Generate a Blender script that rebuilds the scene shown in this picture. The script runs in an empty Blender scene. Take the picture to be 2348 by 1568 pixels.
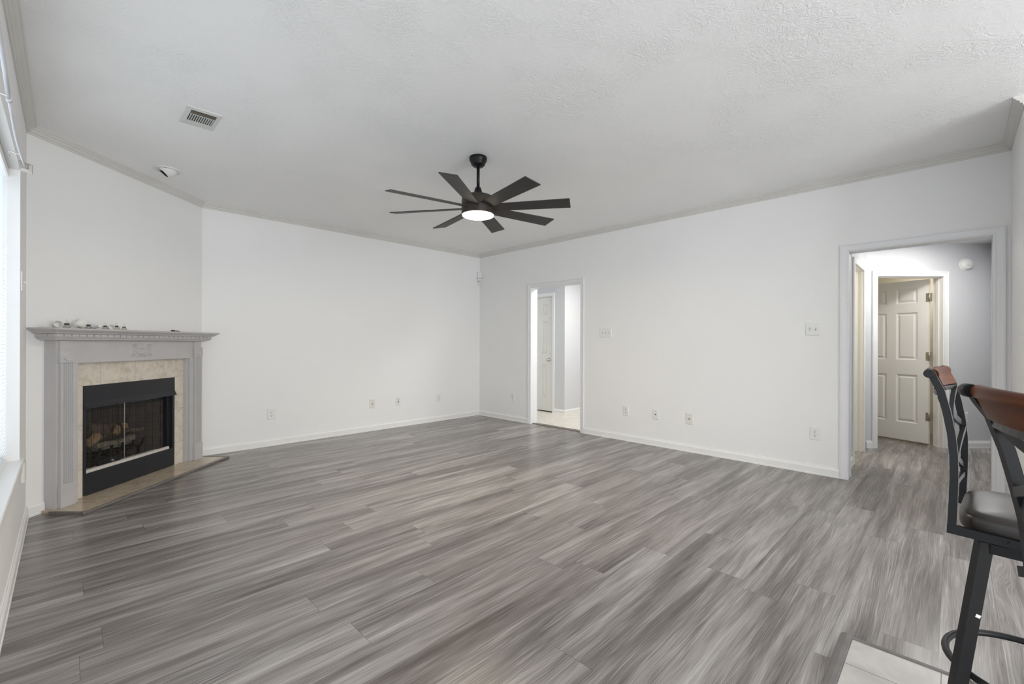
import bpy, bmesh, math, random
from mathutils import Vector, Matrix
random.seed(7)
SC = bpy.context.scene
COL = SC.collection
PI = math.pi

# ---------------------------------------------------------------- camera
YAW, ROLL, CAMH = math.radians(45.13), math.radians(0.154), 1.2
Fv = Vector((math.sin(YAW), math.cos(YAW), 0))
R0 = Vector((math.cos(YAW), -math.sin(YAW), 0)); U0 = Vector((0, 0, 1))
Rv = R0*math.cos(ROLL)+U0*math.sin(ROLL); Uv = -R0*math.sin(ROLL)+U0*math.cos(ROLL)
cam = bpy.data.cameras.new('camera'); cam.sensor_width = 36.0
cam.lens = 1017.9*36.0/2348.0; cam.shift_y = 3.0/2348.0; cam.clip_start = 0.02; cam.clip_end = 100
camo = bpy.data.objects.new('camera', cam); COL.objects.link(camo)
M = Matrix((Rv, Uv, -Fv)).transposed().to_4x4(); M.translation = (0, 0, CAMH)
camo.matrix_world = M
SC.camera = camo

# ---------------------------------------------------------------- world, lights, exposure
W = bpy.data.worlds.new('sky'); SC.world = W; W.use_nodes = True
bg = W.node_tree.nodes['Background']; bg.inputs[0].default_value = (0.86, 0.93, 1.0, 1); bg.inputs[1].default_value = 1.4
SC.view_settings.view_transform = 'Standard'; SC.view_settings.look = 'None'
SC.view_settings.exposure = 0.0; SC.view_settings.gamma = 1.0

def area(name, loc, target, sx, sy, power, color=(1, 1, 1), spread=180):
    l = bpy.data.lights.new(name, 'AREA'); l.shape = 'RECTANGLE'; l.size = sx; l.size_y = sy
    l.energy = power; l.color = color; l.spread = math.radians(spread)
    o = bpy.data.objects.new(name, l); COL.objects.link(o); o.location = loc
    d = Vector(target)-Vector(loc); o.rotation_euler = d.to_track_quat('-Z', 'Y').to_euler()
    return o
def bulb(name, loc, power, color=(1, 1, 1), r=0.05):
    l = bpy.data.lights.new(name, 'POINT'); l.energy = power; l.color = color; l.shadow_soft_size = r
    o = bpy.data.objects.new(name, l); COL.objects.link(o); o.location = loc
    return o
DAY = (0.955, 0.98, 1.0); WARM = (1.0, 0.84, 0.64); SOFT = (1.0, 0.93, 0.84)
area('daylight_left_window', (-0.62, 2.7, 1.4), (2, 2.7, 1.2), 2.3, 1.7, 44, DAY)
area('added_side_fill', (-0.75, -0.6, 1.1), (2.4, 0.6, 1.0), 3.0, 1.9, 14, DAY)  # fill light added at the invented side door, out of view
area('added_rear_fill', (1.55, -4.25, 1.4), (1.7, 0, 1.5), 2.6, 1.9, 200, DAY)  # main fill added at an unseen window behind the camera
area('added_kitchen_fill', (3.0, -1.2, 2.6), (3.1, -0.4, 0), 1.4, 0.8, 7, SOFT)  # unseen overhead fill, added to brighten the right side
area('foyer_ceiling_light', (5.75, 3.45, 2.40), (5.75, 3.45, 0), 0.5, 0.5, 35, (1, .98, .95))
area('hall_ceiling_light', (6.3, 0.0, 2.34), (6.3, 0.0, 0), 0.35, 0.35, 16, (1, .98, .96))
bulb('side_room_lamp', (5.95, 1.6, 1.9), 26, (1, .95, .86), 0.08)
bulb('back_room_lamp', (7.9, 0.6, 1.9), 6, (1, .92, .80), 0.1)
fl_ = area('fan_lamp', (2.319, 2.695, 2.200), (2.319, 2.695, 0), .2, .2, 26, WARM); fl_.data.shape = 'DISK'

# ---------------------------------------------------------------- materials
def s2l(c):
    return tuple(((v/255.0)/12.92 if v/255.0 <= 0.04045 else ((v/255.0+0.055)/1.055)**2.4) for v in c)
class NT:
    def __init__(s, name):
        s.m = bpy.data.materials.new(name); s.m.use_nodes = True; s.t = s.m.node_tree
        s.b = s.t.nodes['Principled BSDF']; s.out = s.t.nodes['Material Output']
    def n(s, typ, **kw):
        nd = s.t.nodes.new(typ)
        for k, v in kw.items():
            if k.startswith('i_'):
                key = k[2:]; key = int(key) if key.isdigit() else key.replace('_', ' ')
                nd.inputs[key].default_value = v
            else: setattr(nd, k, v)
        return nd
    def l(s, a, b): s.t.links.new(a, b)
    def math(s, op, a, b=None, c=None):
        nd = s.t.nodes.new('ShaderNodeMath'); nd.operation = op
        for i, v in enumerate((a, b, c)):
            if v is None: continue
            if isinstance(v, (int, float)): nd.inputs[i].default_value = v
            else: s.l(v, nd.inputs[i])
        return nd.outputs[0]
    def pos(s):
        return s.n('ShaderNodeNewGeometry').outputs['Position']
    def sep(s, v):
        nd = s.n('ShaderNodeSeparateXYZ'); s.l(v, nd.inputs[0]); return nd.outputs
    def comb(s, x, y, z=0.0):
        nd = s.n('ShaderNodeCombineXYZ')
        for i, v in enumerate((x, y, z)):
            if isinstance(v, (int, float)): nd.inputs[i].default_value = v
            else: s.l(v, nd.inputs[i])
        return nd.outputs[0]
    def noise(s, vec, scale, detail=4, rough=.55, dist=0.0):
        nd = s.n('ShaderNodeTexNoise'); nd.inputs['Scale'].default_value = scale; nd.inputs['Detail'].default_value = detail
        nd.inputs['Roughness'].default_value = rough; nd.inputs['Distortion'].default_value = dist
        s.l(vec, nd.inputs['Vector']); return nd.outputs['Fac']
    def ramp(s, fac, stops):
        nd = s.n('ShaderNodeValToRGB'); r = nd.color_ramp
        while len(r.elements) < len(stops): r.elements.new(0.5)
        for e, (p, c) in zip(r.elements, stops): e.position = p; e.color = (*c, 1)
        s.l(fac, nd.inputs[0]); return nd.outputs[0]
    def mix(s, fac, a, b, typ='MIX'):
        nd = s.n('ShaderNodeMix', data_type='RGBA', blend_type=typ)
        for k, v in ((0, fac), (6, a), (7, b)):
            if isinstance(v, (int, float)): nd.inputs[k].default_value = v
            elif isinstance(v, tuple): nd.inputs[k].default_value = (*v, 1)
            else: s.l(v, nd.inputs[k])
        return nd.outputs[2]
    def bump(s, h, strength, dist):
        nd = s.n('ShaderNodeBump'); nd.inputs['Strength'].default_value = strength; nd.inputs['Distance'].default_value = dist
        s.l(h, nd.inputs['Height']); s.l(nd.outputs[0], s.b.inputs['Normal'])
def flat(name, col, rough=.5, metal=0.0, spec=.5, var=0.04, scale=6.0, bump=0.0, bscale=80):
    t = NT(name)
    p = t.pos(); f = t.noise(p, scale, 3)
    lo = tuple(c*(1-var) for c in col); hi = tuple(min(1, c*(1+var)) for c in col)
    t.l(t.ramp(f, [(.3, lo), (.7, hi)]), t.b.inputs['Base Color'])
    t.b.inputs['Roughness'].default_value = rough; t.b.inputs['Metallic'].default_value = metal
    t.b.inputs['Specular IOR Level'].default_value = spec
    if bump: t.bump(t.noise(p, bscale, 3), bump, 0.002)
    return t.m
def emit(name, col, strength):
    t = NT(name); t.b.inputs['Base Color'].default_value = (*col, 1)
    t.b.inputs['Emission Color'].default_value = (*col, 1); t.b.inputs['Emission Strength'].default_value = strength
    return t.m

MAT = {}
MAT['wall'] = flat('wall_paint', (.89, .888, .88), .55, spec=.3, var=.012, scale=1.2, bump=.08, bscale=120)
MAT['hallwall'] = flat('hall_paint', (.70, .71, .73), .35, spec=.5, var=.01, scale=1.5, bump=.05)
MAT['trim'] = flat('trim_paint', (.88, .88, .87), .4, var=.015, scale=5)
MAT['casing'] = flat('casing_paint', (.83, .835, .845), .42, var=.012, scale=5)
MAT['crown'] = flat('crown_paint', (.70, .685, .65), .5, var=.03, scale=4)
MAT['white'] = flat('bright_white_paint', (.88, .88, .87), .35, var=.01)
MAT['door'] = flat('door_paint', (.83, .81, .755), .4, var=.012)
MAT['cream'] = flat('cream_room_paint', (.84, .79, .66), .5, var=.02)
MAT['plastic'] = flat('white_plastic', (.84, .84, .83), .35, var=.01)
MAT['ivory'] = flat('ivory_plastic', (.80, .785, .74), .38, var=.01)
MAT['slot'] = flat('slot_dark', (.06, .058, .055), .6)
MAT['greypaint'] = flat('mantel_grey_paint', (.53, .515, .515), .42, var=.03, scale=9, bump=.05, bscale=60)
MAT['black'] = flat('black_metal', (.008, .008, .009), .36, spec=.25, var=.1, scale=14)
MAT['blade'] = flat('blade_dark_wood', (.030, .027, .026), .5, var=.15, scale=10)
MAT['housing'] = flat('fan_housing', (.035, .027, .022), .42, var=.1)
MAT['stoolmetal'] = flat('stool_charcoal_metal', (.0085, .009, .0102), .40, spec=.30, var=.12, scale=20)
MAT['steel'] = flat('brushed_steel', (.62, .60, .56), .3, metal=1.0)
MAT['brass'] = flat('aged_hinge_metal', (.50, .46, .38), .35, metal=1.0, var=.1, scale=60)
MAT['rod'] = flat('white_enamel_rod', (.60, .60, .63), .3)
MAT['finial'] = flat('nickel_finial', (.42, .39, .365), .3, metal=.6)
MAT['downlight'] = flat('downlight_white', (.80, .80, .78), .4)
MAT['ventmetal'] = flat('vent_white_metal', (.70, .70, .68), .4, var=.02)
MAT['duct'] = flat('duct_shadow', (.03, .026, .02), .7, var=.3, scale=30)
MAT['threshold'] = flat('threshold_metal', (.22, .20, .17), .4, metal=.6)
MAT['lens'] = emit('fan_lens_glow', (1.0, .86, .62), 14)

# grey vinyl planks running along x
def plank_floor():
    t = NT('grey_plank_floor'); P = t.sep(t.pos()); x, y = P[0], P[1]
    PW, PL = 0.179, 1.5
    ry = t.math('DIVIDE', t.math('SUBTRACT', y, 0.04-PW*60), PW)
    row = t.math('FLOOR', ry); fy = t.math('SUBTRACT', ry, row)
    wn = t.n('ShaderNodeTexWhiteNoise', noise_dimensions='1D'); t.l(row, wn.inputs['W'])
    rx = t.math('ADD', t.math('DIVIDE', t.math('ADD', x, 50.0), PL), wn.outputs['Value'])
    colid = t.math('FLOOR', rx); fx = t.math('SUBTRACT', rx, colid)
    w2 = t.n('ShaderNodeTexWhiteNoise', noise_dimensions='2D'); t.l(t.comb(row, colid), w2.inputs['Vector'])
    rnd = w2.outputs['Value']; rc = t.n('ShaderNodeSeparateColor'); t.l(w2.outputs['Color'], rc.inputs[0])
    off = t.math('MULTIPLY', rnd, 37.0); off2 = t.math('MULTIPLY', rc.outputs[1], 23.0)
    # warped grain: long fibres bent into cathedral figures, soft dark streaks, pale limed lines
    wv = t.comb(t.math('ADD', t.math('MULTIPLY', x, .85), off2), t.math('ADD', t.math('MULTIPLY', y, 6.5), off), off2)
    warp = t.noise(wv, 1.0, 2, .45)
    y2 = t.math('ADD', y, t.math('MULTIPLY', t.math('SUBTRACT', warp, .5), t.math('ADD', t.math('MULTIPLY', t.math('POWER', rc.outputs[0], 2.0), .16), .035)))
    v1 = t.comb(t.math('ADD', t.math('MULTIPLY', x, .9), off), t.math('ADD', t.math('MULTIPLY', y2, 12.0), off2), off)
    broad = t.noise(v1, 1.0, 4, .60, .2)
    v2 = t.comb(t.math('ADD', t.math('MULTIPLY', x, 1.6), off2), t.math('ADD', t.math('MULTIPLY', y2, 120.0), off), off2)
    lines = t.noise(v2, 1.0, 2, .5)
    v3 = t.comb(t.math('ADD', t.math('MULTIPLY', x, 5.0), off), t.math('MULTIPLY', y2, 330.0), off2)
    fine = t.noise(v3, 1.0, 2, .6)
    lime = t.math('MULTIPLY', t.math('POWER', t.math('MAXIMUM', t.math('MULTIPLY', t.math('SUBTRACT', lines, .52), 4.0), 0.0), 1.5), .17)
    val = t.math('ADD', t.math('MULTIPLY', t.math('SUBTRACT', broad, .5), .98), .475)
    val = t.math('ADD', val, lime)
    val = t.math('ADD', val, t.math('MULTIPLY', t.math('SUBTRACT', fine, .5), 0.50))
    val = t.math('ADD', val, t.math('MULTIPLY', t.math('SUBTRACT', rnd, .5), 0.12))
    c = t.ramp(val, [(.24, (.066, .059, .055)), (.42, (.165, .151, .144)), (.56, (.280, .263, .254)), (.80, (.49, .475, .465))])
    c = t.mix(t.math('MULTIPLY', rc.outputs[2], .20), c, (.235, .195, .172), 'MIX')
    # seams
    ey = t.math('MINIMUM', fy, t.math('SUBTRACT', 1.0, fy)); ex = t.math('MINIMUM', fx, t.math('SUBTRACT', 1.0, fx))
    sy = t.math('LESS_THAN', ey, 0.006); sx = t.math('LESS_THAN', ex, 0.0009)
    seam = t.math('MAXIMUM', sy, sx)
    c = t.mix(t.math('MULTIPLY', seam, .45), c, (.05, .048, .046))
    t.l(c, t.b.inputs['Base Color'])
    r = t.math('ADD', t.math('MULTIPLY', fine, .10), .20); t.l(r, t.b.inputs['Roughness'])
    t.b.inputs['Specular IOR Level'].default_value = .5
    h = t.math('SUBTRACT', t.math('MULTIPLY', fine, .5), seam); t.bump(h, .12, .002)
    return t.m
MAT['floor'] = plank_floor()
def tile_floor(name, gx, gy, px, py, c1, c2, grout, rough=.35, gw=.003):
    t = NT(name); p = t.pos(); P = t.sep(p)
    def edge(v, o, s):
        q = t.math('DIVIDE', t.math('SUBTRACT', v, o-s*60), s); f = t.math('FRACT', q)
        return t.math('MULTIPLY', t.math('MINIMUM', f, t.math('SUBTRACT', 1.0, f)), s)
    g = t.math('LESS_THAN', t.math('MINIMUM', edge(P[0], gx, px), edge(P[1], gy, py)), gw)
    nz = t.noise(p, 9.0, 6, .6, .8); c = t.ramp(nz, [(.3, c1), (.7, c2)])
    t.l(t.mix(g, c, grout), t.b.inputs['Base Color']); t.b.inputs['Roughness'].default_value = rough
    t.bump(t.math('SUBTRACT', 0.0, g), .3, .002)
    return t.m
MAT['tile'] = tile_floor('kitchen_tile', 2.06, 0.03, .305, .61, (.47, .445, .42), (.585, .56, .535), (.16, .15, .14), gw=.0016)
MAT['foyertile'] = tile_floor('foyer_tile', 5.2, 3.6, .33, .33, (.68, .64, .55), (.78, .75, .68), (.60, .56, .48), .25)
def ceiling_mat():
    t = NT('textured_ceiling_paint'); p = t.pos()
    t.b.inputs['Base Color'].default_value = (.955, .955, .95, 1); t.b.inputs['Roughness'].default_value = .45
    t.b.inputs['Specular IOR Level'].default_value = .35
    a = t.noise(p, 21, 5, .62, 2.6); b = t.noise(p, 70, 3, .6, 1.2)
    patch = t.ramp(t.noise(p, 2.3, 2), [(.40, (0.25,)*3), (.60, (1, 1, 1))])
    f = t.math('MULTIPLY', t.math('ADD', t.math('POWER', a, 2.0), t.math('MULTIPLY', b, .35)), patch)
    t.bump(f, .6, .012)
    return t.m
MAT['ceiling'] = ceiling_mat()
# stone tile of the hearth and the surround: computed in fireplace axes (u along, z up)
FA = Vector((-0.192, 4.475, 0)); FB = Vector((1.01, 5.632, 0))
FU = (FB-FA).normalized(); FN = Vector((FU.y, -FU.x, 0)); FL = (FB-FA).length
def fire_tile(name, c1, c2, us, zs, usplit, grout, rough, axis):
    t = NT(name); p = t.pos()
    d = t.n('ShaderNodeVectorMath', operation='SUBTRACT'); t.l(p, d.inputs[0]); d.inputs[1].default_value = FA
    def dot(v):
        q = t.n('ShaderNodeVectorMath', operation='DOT_PRODUCT'); t.l(d.outputs[0], q.inputs[0]); q.inputs[1].default_value = v
        return q.outputs['Value']
    u = dot(FU); z = dot(Vector((0, 0, 1)) if axis == 'z' else FN)
    nz = t.noise(p, 22, 6, .65, .6); n2 = t.noise(p, 5, 3, .6, 1.0)
    c = t.ramp(t.math('ADD', t.math('MULTIPLY', nz, .6), t.math('MULTIPLY', n2, .4)), [(.33, c1), (.5, c2), (.68, tuple(min(1, v*1.1) for v in c2))])
    g = None
    for k in us:
        m = t.math('LESS_THAN', t.math('ABSOLUTE', t.math('SUBTRACT', u, k)), .0022)
        if usplit: m = t.math('MULTIPLY', m, t.math('GREATER_THAN', z, usplit))
        g = m if g is None else t.math('MAXIMUM', g, m)
    for k in zs:
        m = t.math('LESS_THAN', t.math('ABSOLUTE', t.math('SUBTRACT', z, k)), .0022)
        if usplit: m = t.math('MULTIPLY', m, t.math('GREATER_THAN', t.math('ABSOLUTE', t.math('SUBTRACT', u, .81)), .44))
        g = m if g is None else t.math('MAXIMUM', g, m)
    t.l(t.mix(g, c, grout), t.b.inputs['Base Color']); t.b.inputs['Roughness'].default_value = rough
    return t.m
MAT['surround'] = fire_tile('beige_stone_tile', (.50, .435, .35), (.68, .62, .53), (.508, .824, 1.136), (.232, .561, .872), .872, (.44, .40, .34), .4, 'z')
MAT['hearth'] = fire_tile('hearth_stone_tile', (.34, .275, .195), (.50, .42, .32), (.45, .77, 1.09, 1.41), (), None, (.42, .37, .30), .18, 'n')
MAT['hearthtrim'] = flat('grey_edge_trim', (.17, .155, .145), .4, var=.15, scale=20)
MAT['reducer'] = flat('grey_transition_strip', (.15, .14, .135), .32, var=.2, scale=12)
def insert_black():
    t = NT('worn_black_steel'); p = t.pos(); P = t.sep(p)
    n1 = t.noise(p, 75, 5, .75); low = t.math('MULTIPLY', t.math('SUBTRACT', .075, P[2]), 3.2)
    chip = t.math('GREATER_THAN', t.math('ADD', n1, low), .78)
    t.l(t.mix(chip, (.013, .0145, .019), (.30, .27, .23)), t.b.inputs['Base Color']); t.b.inputs['Roughness'].default_value = .38
    return t.m
MAT['insert'] = insert_black()
def liner():
    t = NT('firebrick_liner'); p = t.pos()
    d = t.n('ShaderNodeVectorMath', operation='SUBTRACT'); t.l(p, d.inputs[0]); d.inputs[1].default_value = FA
    q = t.n('ShaderNodeVectorMath', operation='DOT_PRODUCT'); t.l(d.outputs[0], q.inputs[0]); q.inputs[1].default_value = FU
    P = t.sep(p)
    b = t.n('ShaderNodeTexBrick'); t.l(t.comb(q.outputs['Value'], P[2]), b.inputs['Vector'])
    b.inputs['Scale'].default_value = 1.0; b.inputs['Brick Width'].default_value = .2; b.inputs['Row Height'].default_value = .075
    b.inputs['Mortar Size'].default_value = .004
    b.inputs['Color1'].default_value = (.135, .110, .096, 1); b.inputs['Color2'].default_value = (.120, .099, .087, 1); b.inputs['Mortar'].default_value = (.085, .070, .062, 1)
    soot = t.ramp(t.noise(p, 4, 3), [(.3, (.5, .5, .5)), (.7, (1, 1, 1))])
    t.l(t.mix(1.0, b.outputs['Color'], soot, 'MULTIPLY'), t.b.inputs['Base Color']); t.b.inputs['Roughness'].default_value = .85
    return t.m
MAT['liner'] = liner()
def mesh_screen():
    t = NT('woven_mesh_curtain'); P = t.sep(t.pos())
    t.b.inputs['Base Color'].default_value = (.05, .045, .04, 1); t.b.inputs['Roughness'].default_value = .45; t.b.inputs['Metallic'].default_value = .5
    tr = t.n('ShaderNodeBsdfTransparent'); mx = t.n('ShaderNodeMixShader')
    wv = t.noise(t.comb(t.math('MULTIPLY', P[0], 60.0), t.math('MULTIPLY', P[2], 1.5)), 1.0, 3)
    t.l(t.math('ADD', t.math('MULTIPLY', wv, .35), .14), mx.inputs[0])
    t.l(tr.outputs[0], mx.inputs[1]); t.l(t.b.outputs[0], mx.inputs[2]); t.l(mx.outputs[0], t.out.inputs['Surface'])
    return t.m
MAT['mesh'] = mesh_screen()
def bark(name, a, b):
    t = NT(name); p = t.pos(); n1 = t.noise(p, 30, 6, .7, 1.0)
    t.l(t.ramp(n1, [(.35, a), (.65, b)]), t.b.inputs['Base Color']); t.b.inputs['Roughness'].default_value = .9; t.bump(n1, .6, .01)
    return t.m
MAT['bark'] = bark('dark_log_bark', (.05, .038, .03), (.22, .165, .12))
MAT['split'] = bark('split_log_wood', (.22, .13, .065), (.52, .36, .20))
MAT['ash'] = bark('ceramic_log_grey', (.10, .09, .07), (.34, .29, .23))
def wood():
    t = NT('red_brown_varnished_wood'); p = t.pos(); P = t.sep(p)
    n1 = t.noise(t.comb(t.math('MULTIPLY', P[0], 5.0), t.math('MULTIPLY', P[1], 5.0), t.math('MULTIPLY', P[2], 60.0)), 1.0, 4)
    t.l(t.ramp(n1, [(.3, (.055, .014, .005)), (.7, (.115, .034, .011))]), t.b.inputs['Base Color']); t.b.inputs['Roughness'].default_value = .34
    t.b.inputs['Specular IOR Level'].default_value = .05
    return t.m
MAT['wood'] = wood()
MAT['leather'] = flat('dark_brown_leather', (.020, .016, .014), .33, var=.25, scale=9, bump=.12, bscale=300)
def glassy(name, tint=(1, 1, 1), refl=.10, rough=.02):
    t = NT(name); tr = t.n('ShaderNodeBsdfTransparent'); tr.inputs[0].default_value = (*tint, 1)
    gl = t.n('ShaderNodeBsdfGlossy'); gl.inputs['Roughness'].default_value = rough
    lw = t.n('ShaderNodeLayerWeight'); lw.inputs['Blend'].default_value = .35
    f = t.math('ADD', t.math('MULTIPLY', lw.outputs['Facing'], .5), refl*.5)
    mx = t.n('ShaderNodeMixShader'); t.l(f, mx.inputs[0]); t.l(tr.outputs[0], mx.inputs[1]); t.l(gl.outputs[0], mx.inputs[2])
    t.l(mx.outputs[0], t.out.inputs['Surface']); return t.m
MAT['glass'] = glassy('clear_pane', (.97, .98, .98), .06)
MAT['lampglass'] = glassy('lamp_glass', (.80, .80, .74), .25, .05)
def blind_mat():
    t = NT('white_blind_slats'); t.b.inputs['Base Color'].default_value = (.88, .90, .92, 1); t.b.inputs['Roughness'].default_value = .5
    tl = t.n('ShaderNodeBsdfTranslucent'); tl.inputs[0].default_value = (.9, .93, .96, 1)
    mx = t.n('ShaderNodeMixShader'); mx.inputs[0].default_value = .6
    t.l(t.b.outputs[0], mx.inputs[1]); t.l(tl.outputs[0], mx.inputs[2]); t.l(mx.outputs[0], t.out.inputs['Surface']); return t.m
MAT['blind'] = blind_mat()
MAT['ceramic'] = flat('white_ceramic', (.80, .79, .75), .4, var=.04, scale=30)
MAT['tarnish'] = flat('tarnished_collar', (.12, .11, .095), .4, metal=.7)

# ---------------------------------------------------------------- mesh helpers
I4 = Matrix.Identity(4)
FM = Matrix((FU, FN, Vector((0, 0, 1)))).transposed().to_4x4(); FM.translation = FA     # (u, n, z) of the fireplace wall
def NB(): return bmesh.new()
def bx(bm, x0, x1, y0, y1, z0, z1, T=I4, bev=0.0, seg=1):
    vs = [bm.verts.new(T @ Vector((x, y, z))) for x in (x0, x1) for y in (y0, y1) for z in (z0, z1)]
    fs = []
    for q in ((0, 1, 3, 2), (4, 6, 7, 5), (0, 4, 5, 1), (2, 3, 7, 6), (0, 2, 6, 4), (1, 5, 7, 3)):
        fs.append(bm.faces.new([vs[i] for i in q]))
    if bev:
        es = {e for f in fs for e in f.edges}
        bmesh.ops.bevel(bm, geom=list(es), offset=bev, segments=seg, affect='EDGES', profile=.5)
    return bm
def loft(bm, rings, cap0=True, cap1=True, closed=True, smooth=False):
    R = [[bm.verts.new(p) for p in r] for r in rings]; n = len(R[0])
    for a, b in zip(R, R[1:]):
        for i in range(n if closed else n-1):
            j = (i+1) % n
            f = bm.faces.new((a[i], a[j], b[j], b[i])); f.smooth = smooth
    if cap0: bm.faces.new(R[0])
    if cap1: bm.faces.new(R[-1][::-1])
    return bm
def lathe(bm, prof, T=I4, n=32, cap0=True, cap1=True, smooth=True):
    rings = [[T @ Vector((max(r, 1e-4)*math.cos(2*PI*i/n), max(r, 1e-4)*math.sin(2*PI*i/n), z)) for i in range(n)] for r, z in prof]
    return loft(bm, rings, cap0, cap1, True, smooth)
def sweep(bm, pts, sec, ref=(0, 0, 1), closed=False, smooth=False, scale=None):
    pts = [Vector(p) for p in pts]; N = len(pts); rings = []
    for i, p in enumerate(pts):
        a = pts[(i-1) % N] if (closed or i > 0) else p; b = pts[(i+1) % N] if (closed or i < N-1) else p
        t = (b-a).normalized(); r = Vector(ref)
        s = t.cross(r)
        if s.length < 1e-4: s = t.cross(Vector((1, 0, 0)))
        s.normalize(); u = s.cross(t).normalized(); k = scale[i] if scale else 1.0
        rings.append([p+s*(x*k)+u*(y*k) for x, y in sec])
    if closed:
        R = [[bm.verts.new(q) for q in r] for r in rings]; n = len(sec)
        for i in range(N):
            a, b = R[i], R[(i+1) % N]
            for k in range(n):
                f = bm.faces.new((a[k], a[(k+1) % n], b[(k+1) % n], b[k])); f.smooth = smooth
        return bm
    return loft(bm, rings, True, True, True, smooth)
def circ(r, n=12): return [(r*math.cos(2*PI*i/n), r*math.sin(2*PI*i/n)) for i in range(n)]
def rect(w, h): return [(-w/2, -h/2), (w/2, -h/2), (w/2, h/2), (-w/2, h/2)]
def extr(bm, prof, p0, p1, ax, ay):
    """profile (a,b) -> a*ax+b*ay swept from p0 to p1"""
    ax, ay, p0, p1 = map(Vector, (ax, ay, p0, p1))
    return loft(bm, [[p+ax*a+ay*b for a, b in prof] for p in (p0, p1)])
def frame_rings(bm, T, w, h, steps, capmat=True):
    """nested rectangles: steps = (inset, depth)"""
    rings = []
    for ins, d in steps:
        rings.append([T @ Vector((x, y, d)) for x, y in ((ins, ins), (w-ins, ins), (w-ins, h-ins), (ins, h-ins))])
    return loft(bm, rings, False, True)
def obj(name, bm, mat, parent=None, smooth=None):
    bmesh.ops.recalc_face_normals(bm, faces=bm.faces[:])
    me = bpy.data.meshes.new(name)
    off = Vector((0, 0, 0)); p = parent
    while p is not None: off += Vector(p.location); p = p.parent
    if off.length: bmesh.ops.translate(bm, verts=bm.verts[:], vec=-off)
    bm.to_mesh(me); bm.free()
    me.materials.append(MAT[mat] if isinstance(mat, str) else mat)
    if smooth is not None:
        for pl in me.polygons: pl.use_smooth = True
        me.set_sharp_from_angle(angle=math.radians(smooth))
    o = bpy.data.objects.new(name, me); COL.objects.link(o)
    if parent is not None: o.parent = parent
    return o
def tag(o, label, cat, group=None, kind=None):
    o['label'] = label; o['category'] = cat
    if group: o['group'] = group
    if kind: o['kind'] = kind
    return o
def thing(name, label, cat, loc=(0, 0, 0), group=None):
    o = bpy.data.objects.new(name, None); COL.objects.link(o); o.location = loc; o.empty_display_size = .1
    return tag(o, label, cat, group)
def struct(name, bm, mat, label=None, cat=None, parent=None, smooth=None):
    o = obj(name, bm, mat, parent, smooth)
    if parent is None:
        o['kind'] = 'structure'
        if label: o['label'] = label
        if cat: o['category'] = cat
    return o
def sroot(name, label, cat, loc):
    o = thing(name, label, cat, loc); o['kind'] = 'structure'; return o

# ---------------------------------------------------------------- the shell
YB, XR, ZL, ZC, XL, YN = 5.632, 4.887, 2.623, 2.683, -0.192, -0.296
TW = 0.131; YS = -4.0
PY0, PY1 = -2.1, 0.95      # unseen patio door, added beside the viewer to let light in
# openings in the right wall
D1a, D1b, D1h = 3.560, 4.465, 2.024
D2a, D2b, D2h = -0.210, 0.662, 2.022
WY0, WY1, WZ0, WZ1 = 1.55, 3.90, 0.50, 2.21           # left window
bm = NB(); bx(bm, -0.4, 8.9, YS-.1, 0.0, -.1, 0); bx(bm, -0.4, 5.018, 0.0, 5.85, -.1, 0); bx(bm, 5.018, 8.9, 0, 2.75, -.1, 0)
struct('floor', bm, 'floor', 'grey wood-look plank floor', 'floor')
bm = NB(); bx(bm, -.192, 2.252, YS, 0.288, 0, .008); struct('floor_tile', bm, 'tile', 'pale stone tile floor at the bottom right corner', 'floor')
bm = NB(); bx(bm, 5.018, 9.2, 2.8, 6.8, -.1, .004); struct('floor_foyer', bm, 'foyertile', 'cream tile floor beyond the narrow doorway', 'floor')
bm = NB(); bx(bm, -.4, XR+TW, YS-.1, 5.85, ZC, ZC+.1); struct('ceiling', bm, 'ceiling', 'textured white ceiling', 'ceiling')
bm = NB(); bx(bm, XR+TW, 8.9, -.5, 2.75, 2.372, 2.45); struct('ceiling_hall', bm, 'white', 'lower white ceiling of the hall', 'ceiling')
bm = NB(); bx(bm, XR+TW, 9.2, 2.8, 6.8, 2.44, 2.52); struct('ceiling_foyer', bm, 'white')
bm = NB(); bx(bm, FB.x-.02, XR+TW, YB, YB+.12, 0, ZC); struct('wall_back', bm, 'wall')
bm = NB()
x0, x1 = XR, XR+TW
bx(bm, x0, x1, D1b+.015, YB, 0, ZC); bx(bm, x0, x1, D1a-.015, D1b+.015, D1h+.015, ZC)
bx(bm, x0, x1, D2b+.015, D1a-.015, 0, ZC); bx(bm, x0, x1, D2a-.015, D2b+.015, D2h+.015, ZC)
bx(bm, x0, x1, YS, D2a-.015, 0, ZC)
struct('wall_right', bm, 'wall')
bm = NB()
bx(bm, XL-.14, XL, YS, PY0, 0, ZC); bx(bm, XL-.14, XL, PY0, PY1, 2.05, ZC); bx(bm, XL-.14, XL, PY1, WY0, 0, ZC); bx(bm, XL-.14, XL, WY1, FA.y+.05, 0, ZC)
bx(bm, XL-.14, XL, WY0, WY1, 0, WZ0-.002); bx(bm, XL-.14, XL, WY0, WY1, WZ1, ZC)
struct('wall_left', bm, 'wall')
bm = NB()      # wall across the corner behind the fireplace, with the firebox opening
bx(bm, -.05, .385, -.1, 0, 0, ZC, FM); bx(bm, 1.235, FL+.05, -.1, 0, 0, ZC, FM); bx(bm, .385, 1.235, -.1, 0, .70, ZC, FM); bx(bm, .385, 1.235, -.1, 0, 0, .19, FM)
struct('wall_fireplace', bm, 'wall')
bm = NB(); bx(bm, 4.0, XR, YN-.12, YN, 0, ZC); struct('wall_near', bm, 'wall')
bm = NB()
KW = [(0.35, 3.75, .55, 2.35)]
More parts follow.
